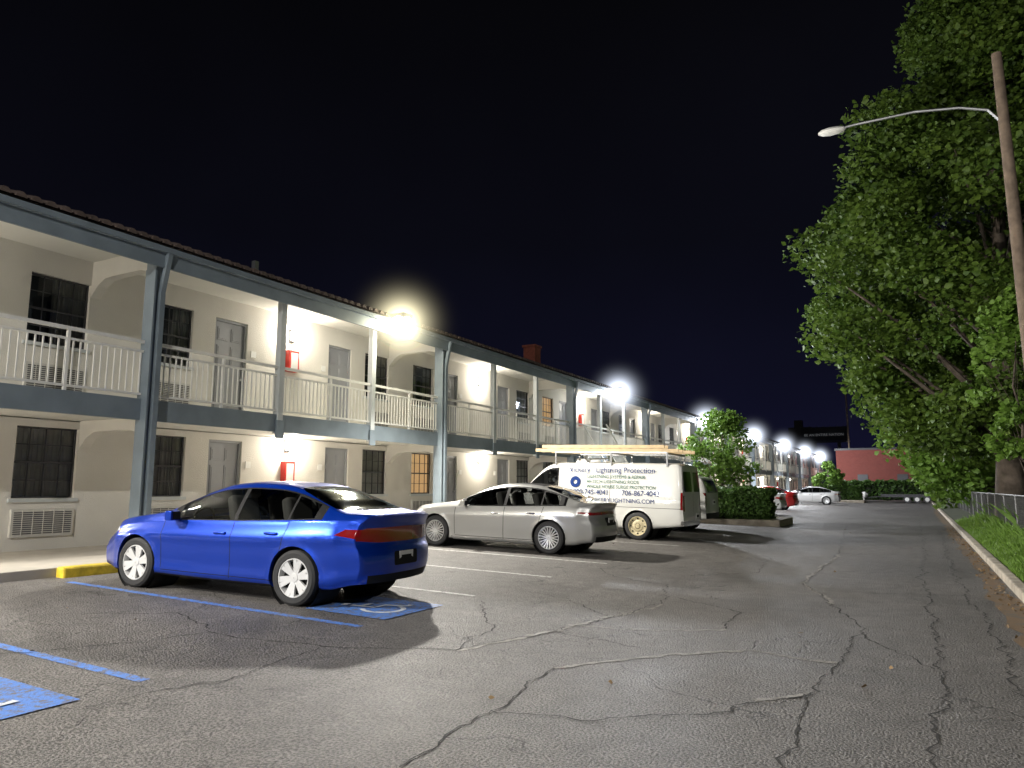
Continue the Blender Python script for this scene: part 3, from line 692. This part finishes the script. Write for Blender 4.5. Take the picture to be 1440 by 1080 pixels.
    for wx in (P['wf'],P['wr']):
        R_=P['r']+P.get('ag',.045); arch.append([(wx+R_*math.cos(t),P['r']+R_*math.sin(t)) for t in np.linspace(0,2*math.pi,29)[:-1]])
    regs=[('side',a,-1) for a in arch]
    def topcurve(f_,x): return float(zb(x))+f_*(float(zt(x))-float(zb(x)))
    def dlo(x0,x1,fb,ft,lift=0,nn=14,slant0=0,slant1=0):
        xx=np.linspace(x0,x1,nn); bot=[(x,float(zb(x))+fb) for x in (x0,(x0+x1)/2,x1)]
        tpz=[(x,max(topcurve(ft,x),float(zb(x))+fb+.002)) for x in xx[::-1]]
        return bot+tpz
    for w_ in P['wins']: regs.append(('side',dlo(*w_[1:]),w_[0]))
    for a,b_,c in P['regs']: regs.append((a,b_,c))
    for kind,poly,mi in regs:
        if kind=='rear' or kind=='front': polys=[poly]+([[(-p[0],p[1]) for p in poly]] if min(p[0] for p in poly)>=0 else [])
        else: polys=[poly]
        for pl in polys:
            lox=min(p[0] for p in pl)-.12;hix=max(p[0] for p in pl)+.12;loy=min(p[1] for p in pl)-.12;hiy=max(p[1] for p in pl)+.12
            S=[]
            for f_ in bm.faces:
                c=f_.calc_center_median()
                if kind=='side':
                    if abs(c.y)>.35*W and lox<c.x<hix and loy<c.z<hiy and c.z>.0 : S.append(f_)
                elif kind=='top':
                    if f_.normal.z>.12 and lox<c.x<hix and loy<c.y<hiy and c.z>P.get('tmin',.8): S.append(f_)
                else:
                    ok=(c.x>L-.75) if kind=='rear' else (c.x<.75)
                    if ok and abs(f_.normal.x)>.3 and lox<c.y<hix and loy<c.z<hiy: S.append(f_)
            for i in range(len(pl)):
                p=pl[i];q=pl[(i+1)%len(pl)]; d0=q[0]-p[0];d1=q[1]-p[1]
                if abs(d0)+abs(d1)<1e-5: continue
                if kind=='side': co=(p[0],0,p[1]);no=(d1,0,-d0)
                elif kind=='top': co=(p[0],p[1],0);no=(d1,-d0,0)
                else: co=(0,p[0],p[1]);no=(0,d1,-d0)
                S=[f_ for f_ in S if f_.is_valid]
                ed={e_ for f_ in S for e_ in f_.edges}; ve={v_ for f_ in S for v_ in f_.verts}
                res=bmesh.ops.bisect_plane(bm,geom=list(ve)+list(ed)+S,dist=1e-5,plane_co=co,plane_no=no)
                S=list({g for g in res['geom'] if isinstance(g,bmesh.types.BMFace)}|set(f_ for f_ in S if f_.is_valid))
            dele=[]
            for f_ in S:
                if not f_.is_valid: continue
                c=f_.calc_center_median()
                u,v_={'side':(c.x,c.z),'top':(c.x,c.y)}.get(kind,(c.y,c.z))
                if kind=='side' and abs(f_.normal.y)<(.25 if mi>=0 else -1): continue
                if inpoly(u,v_,pl):
                    if mi<0: dele.append(f_)
                    else: f_.material_index=mi
            if dele: bmesh.ops.delete(bm,geom=dele,context='FACES')
    be=[e_ for e_ in bm.edges if e_.is_boundary and abs(e_.verts[0].co.y)>.3*W]
    r_=bmesh.ops.extrude_edge_only(bm,edges=be)
    for v_ in r_['geom']:
        if isinstance(v_,bmesh.types.BMVert): v_.co.y-=math.copysign(.05,v_.co.y)
    for f_ in bm.faces:
        if f_.material_index==0 and f_.normal.z<-.7 : f_.material_index=2
        f_.smooth=True
    bm.normal_update()
    for e_ in bm.edges:
        if len(e_.link_faces)==2 and e_.calc_face_angle(0)>math.radians(64): e_.smooth=False
    me=bpy.data.meshes.new('body'); bm.to_mesh(me); bm.free()
    for m_ in (body,M['carglass'],M['black'],M['chrome'],M['tail'],M['head'],M['amber']): me.materials.append(m_)
    o=bpy.data.objects.new('body',me); link(o,root)
    mb=MB()
    for wx in (P['wf'],P['wr']):
        R_=P['r']+P.get('ag',.045)+.012
        for s in (-1,1):
            mb.lathe_y([(W*.45,.01),(W*.45,R_),(W*.925,R_)],wx,0,P['r'],30,0,s)
    zfl=P.get('floor',.34); mb.box(.9,L-.6,-W*.8,W*.8,zfl-.04,zfl,1)
    mb.box(P['wf']+.02,P['wf']+.45,-W*.8,W*.8,zfl,P['dash'],1)
    mb.box(L-P.get('shelf',.95),L-.5,-W*.8,W*.8,zfl,P['dash']+.02,1)
    mb.obj('wells_and_floor',[M['well'],M['inner']],root,smooth=False)
    mb=MB()
    for sx,sy in P['seats']:
        c=Vector((sx,sy,zfl+.28)); mb.obox(c,(.25,0,0),(0,.24,0),(0,0,.09)); mb.obox(c+Vector((.30,0,.32)),(.07,0,.02),(0,.23,0),(-.08,0,.32)); mb.obox(c+Vector((.40,0,.70)),(.05,0,.01),(0,.12,0),(-.02,0,.09))
    mb.obj('seats',[M['seat']],root,smooth=True,bevel=.05)
    mb=MB(); cx,cz=P['wf']+.62,P['dash']+.0
    pr=None
    for i in range(21):
        t=i*2*math.pi/20; p=Vector((cx+.06*math.sin(t),-.36+.18*math.cos(t),cz+.17*math.sin(t)))
        if pr: mb.cyl(pr,p,.015,.015,6)
        pr=p
    mb.obj('steering_wheel',[M['black']],root)
    for wx in (P['wf'],P['wr']):
        for s in (-1,1): wheel(root,wx,s*(W-.125),P['r'],P['r'],s,P['style'])
    mb=MB(); mx,mz=P['mir']
    for s in (-1,1):
        c=Vector((mx,s*(W+.045),mz)); mb.obox(c,(.055,0,0),(.02,s*.085,0),(0,0,.06),0); mb.obox(c+Vector((.062,0,0)),(.004,0,0),(.0,s*.075,0),(0,0,.05),1); mb.obox((mx,s*(W-.05),mz-.05),(.03,0,0),(0,.05,0),(0,0,.015),0)
    mb.obj('mirrors',[body,M['black']],root,smooth=True,bevel=.028)
    mb=MB()
    for hx,hz in P['hand']:
        ww=W*float(ms((hz-float(z0(hx)))/(float(zb(hx))-float(z0(hx)))))
        for s in (-1,1): mb.box(hx-.10,hx+.10,min(s*(ww-.01),s*(ww+.028)),max(s*(ww-.01),s*(ww+.028)),hz-.016,hz+.016)
    mb.obj('door_handles',[P.get('hm') or body],root,smooth=True,bevel=.012)
    px,pz,py=P['plate']; mb=MB(); mb.box(px,px+.012,py-.155,py+.155,pz-.08,pz+.08,0); mb.box(px+.012,px+.015,py-.11,py+.11,pz-.035,pz+.03,1)
    mb.obj('number_plate',[M['plate'],M['black']],root)
    return root
SIDE=[(0,.90),(.06,.94),(.16,.955),(.38,.98),(.60,.992),(.76,1.0),(.80,.995),(.90,.972),(1,.94)]
def seam(x,z0,z1,dx=0,w=.006): return ('side',[(x-w,z0),(x+w,z0),(x+dx+w,z1),(x+dx-w,z1)],2)
def rr_poly(x0,x1,z0,z1,r=.03,n=4):
    P=[]
    for cx,cz,a0 in ((x1-r,z1-r,0),(x0+r,z1-r,90),(x0+r,z0+r,180),(x1-r,z0+r,270)):
        for i in range(n+1):
            a=math.radians(a0+90*i/n); P.append((cx+r*math.cos(a),cz+r*math.sin(a)))
    return P
dart=dict(L=4.67,W=.915,r=.330,wf=.95,wr=3.65,style='hub',
 top=[(0,.66),(.08,.74),(.3,.84),(.7,.93),(1.15,1.0),(1.32,1.035),(1.7,1.21),(2.05,1.36),(2.35,1.435),(2.75,1.465),(3.1,1.455),(3.45,1.40),(3.85,1.265),(4.18,1.145),(4.35,1.12),(4.6,1.115),(4.67,1.09)],
 belt=[(0,.56),(.12,.66),(.4,.76),(.95,.86),(1.4,.90),(2.4,.93),(3.4,.975),(4.1,1.02),(4.5,1.03),(4.67,1.0)],
 bot=[(0,.24),(.5,.20),(.95,.20),(2.3,.19),(3.6,.20),(4.1,.22),(4.67,.30)],
 wid=[(0,.80),(.2,.89),(.6,.965),(1.1,.99),(2.3,1.0),(3.6,.995),(4.2,.965),(4.5,.92),(4.67,.875)],
 ratio=[(0,.90),(1.1,.90),(1.5,.84),(1.9,.755),(2.3,.70),(2.8,.68),(3.3,.69),(3.8,.75),(4.1,.84),(4.3,.90),(4.67,.90)],
 side=[(0,.90),(.06,.945),(.14,.962),(.24,.958),(.44,.972),(.62,.985),(.745,1.004),(.775,.998),(.86,.968),(1,.935)],
 fz=[(.2,.05),(.35,0),(.55,.02),(.7,.06),(1.1,.1)],rz=[(.2,.12),(.32,.05),(.5,0),(.66,.01),(.74,.05),(.95,.06),(1.06,.02),(1.12,0)],fc=.30,rc=.24,
 wins=[(2,1.50,3.98,.015,.83,0,18),(1,1.63,2.60,.03,.80,0,12),(1,2.66,3.47,.03,.80,0,10),(1,3.50,3.86,.032,.76,0,8)],
 regs=[('top',[(1.30,0),(1.33,-.35),(1.44,-.70),(1.58,-.71),(2.18,-.57),(2.22,-.3),(2.24,0),(2.22,.3),(2.18,.57),(1.58,.71),(1.44,.70),(1.33,.35)],1),
  ('top',[(3.40,-.3),(3.42,-.52),(3.5,-.57),(4.08,-.68),(4.17,-.6),(4.21,-.3),(4.22,0),(4.21,.3),(4.17,.6),(4.08,.68),(3.5,.57),(3.42,.52),(3.40,.3),(3.39,0)],1),
  seam(1.42,.30,.90,.0),seam(2.62,.25,.945,.02),seam(3.42,.62,.98,.1),('side',[(1.42,.27),(3.3,.27),(3.3,.28),(1.42,.28)],2),
  ('side',[(3.28,.27),(3.29,.27),(3.43,.63),(3.42,.63)],2),
  ('side',[(.12,.60),(.55,.74),(.50,.80),(.2,.74)],5),('side',[(.55,.70),(.64,.73),(.62,.765),(.55,.755)],6),
  ('rear',[(-.79,.80),(-.80,.90),(-.66,.945),(0,.955),(.66,.945),(.80,.90),(.79,.80),(.5,.775),(0,.77),(-.5,.775)],4),('side',[(4.20,.86),(4.7,.79),(4.7,.93),(4.32,.93)],4),
  ('rear',[(-.62,.24),(.62,.24),(.66,.40),(-.66,.40)],2),('rear',rr_poly(-.26,.26,.49,.66,.03),2),
  ('top',[(4.24,-.72),(4.25,-.72),(4.25,.72),(4.24,.72)],2)],
 dash=.90,seats=[(2.05,-.37),(2.05,.37),(2.95,-.35),(2.95,.35)],mir=(1.66,.985),hand=[(2.45,.80),(3.28,.835)],plate=(4.655,.575,0))
blue=paint('blue_metallic_paint',(.002,.042,.42),metal=.6,rough=.30)
YAWB=math.radians(4.5)
bc=car('blue_sedan',dart,(-10.33,7.22,0),YAWB,blue)
mkz=dict(L=4.93,W=.93,r=.345,wf=.98,wr=3.83,style='multi',
 top=[(0,.66),(.08,.76),(.3,.86),(.7,.94),(1.2,1.0),(1.42,1.035),(1.8,1.20),(2.2,1.37),(2.5,1.445),(2.9,1.478),(3.3,1.46),(3.7,1.39),(4.1,1.26),(4.45,1.13),(4.65,1.105),(4.88,1.10),(4.93,1.07)],
 belt=[(0,.56),(.12,.68),(.4,.78),(.95,.87),(1.5,.91),(2.5,.94),(3.5,.98),(4.2,1.01),(4.7,1.01),(4.93,.98)],
 bot=[(0,.22),(.5,.18),(1,.18),(2.4,.18),(3.8,.18),(4.3,.21),(4.93,.28)],
 wid=[(0,.80),(.2,.89),(.6,.965),(1.1,.99),(2.3,1.0),(3.8,.995),(4.4,.96),(4.7,.92),(4.93,.86)],
 ratio=[(0,.90),(1.2,.90),(1.6,.84),(2.0,.755),(2.4,.70),(3.0,.68),(3.5,.69),(4.0,.75),(4.3,.84),(4.5,.90),(4.93,.90)],
 side=SIDE,fz=[(.2,.05),(.35,0),(.55,.02),(.7,.06),(1.1,.1)],rz=[(.2,.12),(.32,.05),(.5,0),(.66,.01),(.74,.05),(.95,.07),(1.05,.03),(1.12,0)],fc=.30,rc=.26,
 wins=[(3,1.56,4.20,.010,.845,0,18),(2,1.60,4.14,.022,.83,0,18),(1,1.72,2.72,.03,.80,0,12),(1,2.79,3.62,.03,.80,0,10),(1,3.65,4.04,.032,.76,0,8)],
 regs=[('top',[(1.40,0),(1.43,-.35),(1.54,-.70),(1.68,-.71),(2.30,-.57),(2.34,-.3),(2.36,0),(2.34,.3),(2.30,.57),(1.68,.71),(1.54,.70),(1.43,.35)],1),
  ('top',[(2.62,-.45),(2.62,.45),(3.52,.47),(3.52,-.47)],2),
  ('top',[(3.60,-.3),(3.62,-.52),(3.7,-.57),(4.34,-.68),(4.43,-.6),(4.47,-.3),(4.48,0),(4.47,.3),(4.43,.6),(4.34,.68),(3.7,.57),(3.62,.52),(3.60,.3),(3.59,0)],1),
  seam(1.5,.30,.90,.0),seam(2.74,.25,.95,.02),seam(3.60,.64,.98,.1),('side',[(1.5,.27),(3.46,.27),(3.46,.28),(1.5,.28)],2),
  ('side',[(3.46,.27),(3.47,.27),(3.61,.64),(3.60,.64)],2),('side',[(.12,.62),(.62,.78),(.58,.82),(.2,.74)],5),('side',[(1.4,.235),(3.5,.235),(3.5,.255),(1.4,.255)],3),
  ('rear',[(-.80,.84),(-.81,.90),(0,.925),(.81,.90),(.80,.84),(0,.86)],4),('side',[(4.42,.88),(4.95,.84),(4.95,.905),(4.5,.905)],4),
  ('rear',[(-.62,.24),(.62,.24),(.66,.40),(-.66,.40)],2),('rear',rr_poly(-.28,.28,.62,.79,.03),2),
  ('top',[(4.50,-.72),(4.51,-.72),(4.51,.72),(4.50,.72)],2)],
 dash=.90,seats=[(2.2,-.37),(2.2,.37),(3.1,-.35),(3.1,.35)],mir=(1.76,.995),hand=[(2.55,.80),(3.42,.835)],plate=(4.90,.705,0),hm=M['chrome'])
silver=paint('silver_metallic_paint',(.34,.34,.33),metal=.5,rough=.3)
scar=car('silver_sedan',mkz,(-10.78,15.02,0),math.radians(1.5),silver)
van=dict(L=5.70,W=1.0,r=.37,wf=.88,wr=4.40,style='steel',boxy=True,n=110,
 top=[(0,.98),(.06,1.04),(.3,1.12),(.70,1.20),(.85,1.27),(1.25,1.66),(1.55,1.93),(1.8,2.04),(2.2,2.08),(5.4,2.09),(5.6,2.07),(5.70,2.02)],
 belt=[(0,.86),(.1,.95),(.5,1.08),(.9,1.14),(1.5,1.16),(5.7,1.16)],
 bot=[(0,.40),(.5,.34),(1,.30),(4.4,.30),(5.7,.42)],
 wid=[(0,.86),(.2,.93),(.6,.985),(1.1,1.0),(5.3,1.0),(5.6,.985),(5.7,.955)],
 ratio=[(0,.93),(.7,.93),(1.2,.90),(1.8,.885),(5.7,.885)],
 side=[(0,.93),(.06,.96),(.2,.975),(.4,.985),(.7,.995),(.82,1.0),(.86,.99),(1,.985)],
 fz=[(.3,.05),(.5,0),(1.1,.04)],rz=[(.3,.0),(.5,0),(.9,.02),(1.3,.03),(2.1,.10)],fc=.18,rc=.05,rl=.3,ag=.06,tmin=1.2,floor=.6,
 wins=[(2,1.05,2.02,.015,.84,0,10),(1,1.10,1.98,.035,.80,0,9)],
 regs=[('top',[(.86,-.74),(1.0,-.84),(1.62,-.78),(1.68,-.4),(1.70,0),(1.68,.4),(1.62,.78),(1.0,.84),(.86,.74),(.84,0)],1),
  seam(1.0,.40,1.16),seam(2.08,.38,1.95,-.02),seam(3.6,.95,1.9),('side',[(1.3,.86),(5.6,.86),(5.6,.872),(1.3,.872)],2),
  ('rear',rr_poly(.10,.80,1.32,1.86,.06),1),('rear',[(-.006,.5),(.006,.5),(.006,2.0),(-.006,2.0)],2),
  ('rear',[(.80,.80),(.92,.80),(.90,1.22),(.80,1.22)],4),('rear',[(-.95,.42),(.95,.42),(.95,.55),(-.95,.55)],3),
  ('side',[(.10,.78),(.34,.80),(.34,.98),(.14,.95)],5),('side',[(5.58,.84),(5.72,.84),(5.72,1.30),(5.58,1.30)],4)],
 dash=1.12,seats=[(1.6,-.45),(1.6,.45)],mir=(1.18,1.28),hand=[(1.95,1.0)],plate=(5.70,.66,.35),shelf=.52,hm=M['black'])
white=paint('white_paint',(.50,.50,.475),metal=0,rough=.35)
vn=car('white_work_van',van,(-11.15,20.3,0),math.radians(.5),white)
M['lblue']=mat('letter_blue',(.01,.03,.13),.7,spec=.1); M['lgreen']=mat('letter_green',(.01,.09,.06),.7,spec=.1)
tr=(math.radians(83.5),0,0)
def vt(s,x,z,size,m,sx=1): 
    text(s,(x,-1.004+(z-1.16)*.114,z),size,m,vn,rot=tr,sx=sx,ext=.001)
vt('Vickery',2.35,1.80,.21,M['lblue'],1.0); vt('Lightning Protection',3.16,1.80,.21,M['lblue'],1.0)
vt('LIGHTNING SYSTEMS & REPAIR',2.9,1.64,.13,M['lgreen'],.95); vt('HI-TECH LIGHTNING RODS',2.9,1.50,.13,M['lgreen'],.95); vt('WHOLE HOUSE SURGE PROTECTION',2.9,1.36,.13,M['lgreen'],.92)
vt('800-745-4041',2.5,1.18,.20,M['lblue'],.95); vt('706-867-4043',3.95,1.18,.20,M['lblue'],.95)
text('VICKERYLIGHTNING.COM',(3.0,-1.010,.98),.16,M['lblue'],vn,ext=.001)
mb=MB(); 
for i in range(24):
    a=i*2*math.pi/24; b_=(i+1)*2*math.pi/24; 
    pts=[(2.55+.16*math.cos(t)*r,-.998+(1.52+.16*math.sin(t)*r-1.16)*.114-.004,1.52+.16*math.sin(t)*r) for t,r in ((a,1),(b_,1),(b_,.35),(a,.35))]; mb.quad(pts)
mb.obj('logo',[M['lblue']],vn)
mb=MB()
for x in (1.9,3.6,5.2):
    mb.beam((x,-.9,2.34),(x,.9,2.34),.05,.05,1)
    for s in (-1,1): mb.beam((x,s*.9,2.34),(x,s*.86,1.98),.04,.04,1)
for s in (-1,1): mb.beam((1.9,s*.9,2.36),(5.2,s*.9,2.36),.04,.04,1)
for (y0,y1,z,xa,xb) in ((-.80,-.40,2.42,1.2,5.5),(.1,.5,2.42,1.3,5.6),(-.78,-.42,2.53,1.4,5.1)):
    for y in (y0,y1): mb.box(xa,xb,y-.018,y+.018,z-.045,z+.045,0)
    for x in np.arange(xa+.15,xb,.30): mb.cyl((x,y0,z),(x,y1,z),.018,.018,8,0)
mb.obj('ladders_and_rack',[mat('ladder_fibreglass',(.45,.33,.18),.5,var=.2,vs=6),M['metal']],vn)
suv=dict(van); suv.update(L=5.0,wf=.9,wr=3.9,r=.37,
 top=[(0,.95),(.1,1.02),(.6,1.12),(1.2,1.18),(1.35,1.22),(1.8,1.55),(2.1,1.72),(2.5,1.80),(3.2,1.82),(4.4,1.80),(4.75,1.74),(4.93,1.55),(5.0,1.30)],
 belt=[(0,.86),(.1,.93),(.5,1.02),(1.2,1.10),(5.0,1.14)],bot=[(0,.42),(1,.32),(4,.32),(5,.42)],wid=[(0,.86),(.2,.93),(.6,.985),(1.1,1.0),(4.5,1.0),(4.8,.97),(5,.93)],
 ratio=[(0,.93),(1.2,.93),(1.7,.86),(2.2,.80),(4.6,.80),(5,.86)],style='hub',n=80,
 wins=[(2,1.55,4.7,.015,.84,0,14),(1,1.65,2.6,.03,.80,0,9),(1,2.68,3.6,.03,.80,0,8),(1,3.68,4.55,.03,.78,0,8)],
 regs=[('top',[(1.38,-.74),(2.05,-.66),(2.1,0),(2.05,.66),(1.38,.74),(1.34,0)],1),('rear',rr_poly(-.68,.68,1.26,1.66,.06),1),('rear',[(.80,.85),(.93,.85),(.90,1.25),(.80,1.25)],4),('rear',[(-.95,.42),(.95,.42),(.95,.6),(-.95,.6)],2),
  seam(1.45,.4,1.1),seam(2.64,.4,1.1),seam(3.62,.6,1.1)],
 dash=1.05,seats=[(2.2,-.42),(2.2,.42),(3.1,-.4),(3.1,.4)],mir=(1.7,1.2),hand=[(2.45,.98),(3.45,.98)],plate=(5.0,.95,0),shelf=.8)
car('white_suv',suv,(-11.0,24.9,0),0,white)
def clone(name,src,X,Y,col,yaw=0):
    r=empty(name,(X,Y,gz(X)),(0,math.atan(.028),yaw)); m_=paint(name+'_paint',col)
    for c in src.children:
        d=c.data.copy() if c.data else None
        for i,mm in enumerate(d.materials):
            if mm and mm.name.endswith('_paint') and 'metallic' in mm.name: d.materials[i]=m_
        o=bpy.data.objects.new(c.name.split('.')[0],d); o.location=c.location; link(o,r)
        for md in c.modifiers:
            b=o.modifiers.new('b','BEVEL'); b.width=md.width; b.segments=2; b.limit_method='ANGLE'
clone('red_sedan',bc,-11.3,49.5,(.30,.01,.01)); clone('silver_hatchback',scar,-10.6,67.5,(.45,.45,.45),math.radians(3))
clone('white_sedan',bc,-10.8,41.2,(.5,.5,.48)); clone('grey_sedan',scar,-11.6,74,(.2,.2,.21)); clone('white_sedan',bc,-10.3,88,(.6,.6,.6))
x=np.concatenate([rng.uniform(-11,1.1,45),1.08-np.abs(rng.normal(0,.15,450))]); y=rng.uniform(2,32,len(x)); z=np.array([gz(a) for a in x])+.016
leaf_mesh('leaf_litter',np.stack([x,y,z],1),.045,[mat('dry_leaf',(.20,.13,.06),.8,var=.4,vs=9)],None,.08)
# ------------------------------------------------------------------ camera
cd=bpy.data.cameras.new('camera'); cd.lens=25.75; cd.sensor_width=36; cd.clip_end=2000; cd.clip_start=.05
co=bpy.data.objects.new('camera',cd); COL.objects.link(co); co.location=(0,0,1.5); co.rotation_euler=(math.radians(98.07),0,math.radians(28.72)); sc.camera=co
sc.view_settings.view_transform='Standard'; sc.view_settings.look='None'; sc.view_settings.exposure=0
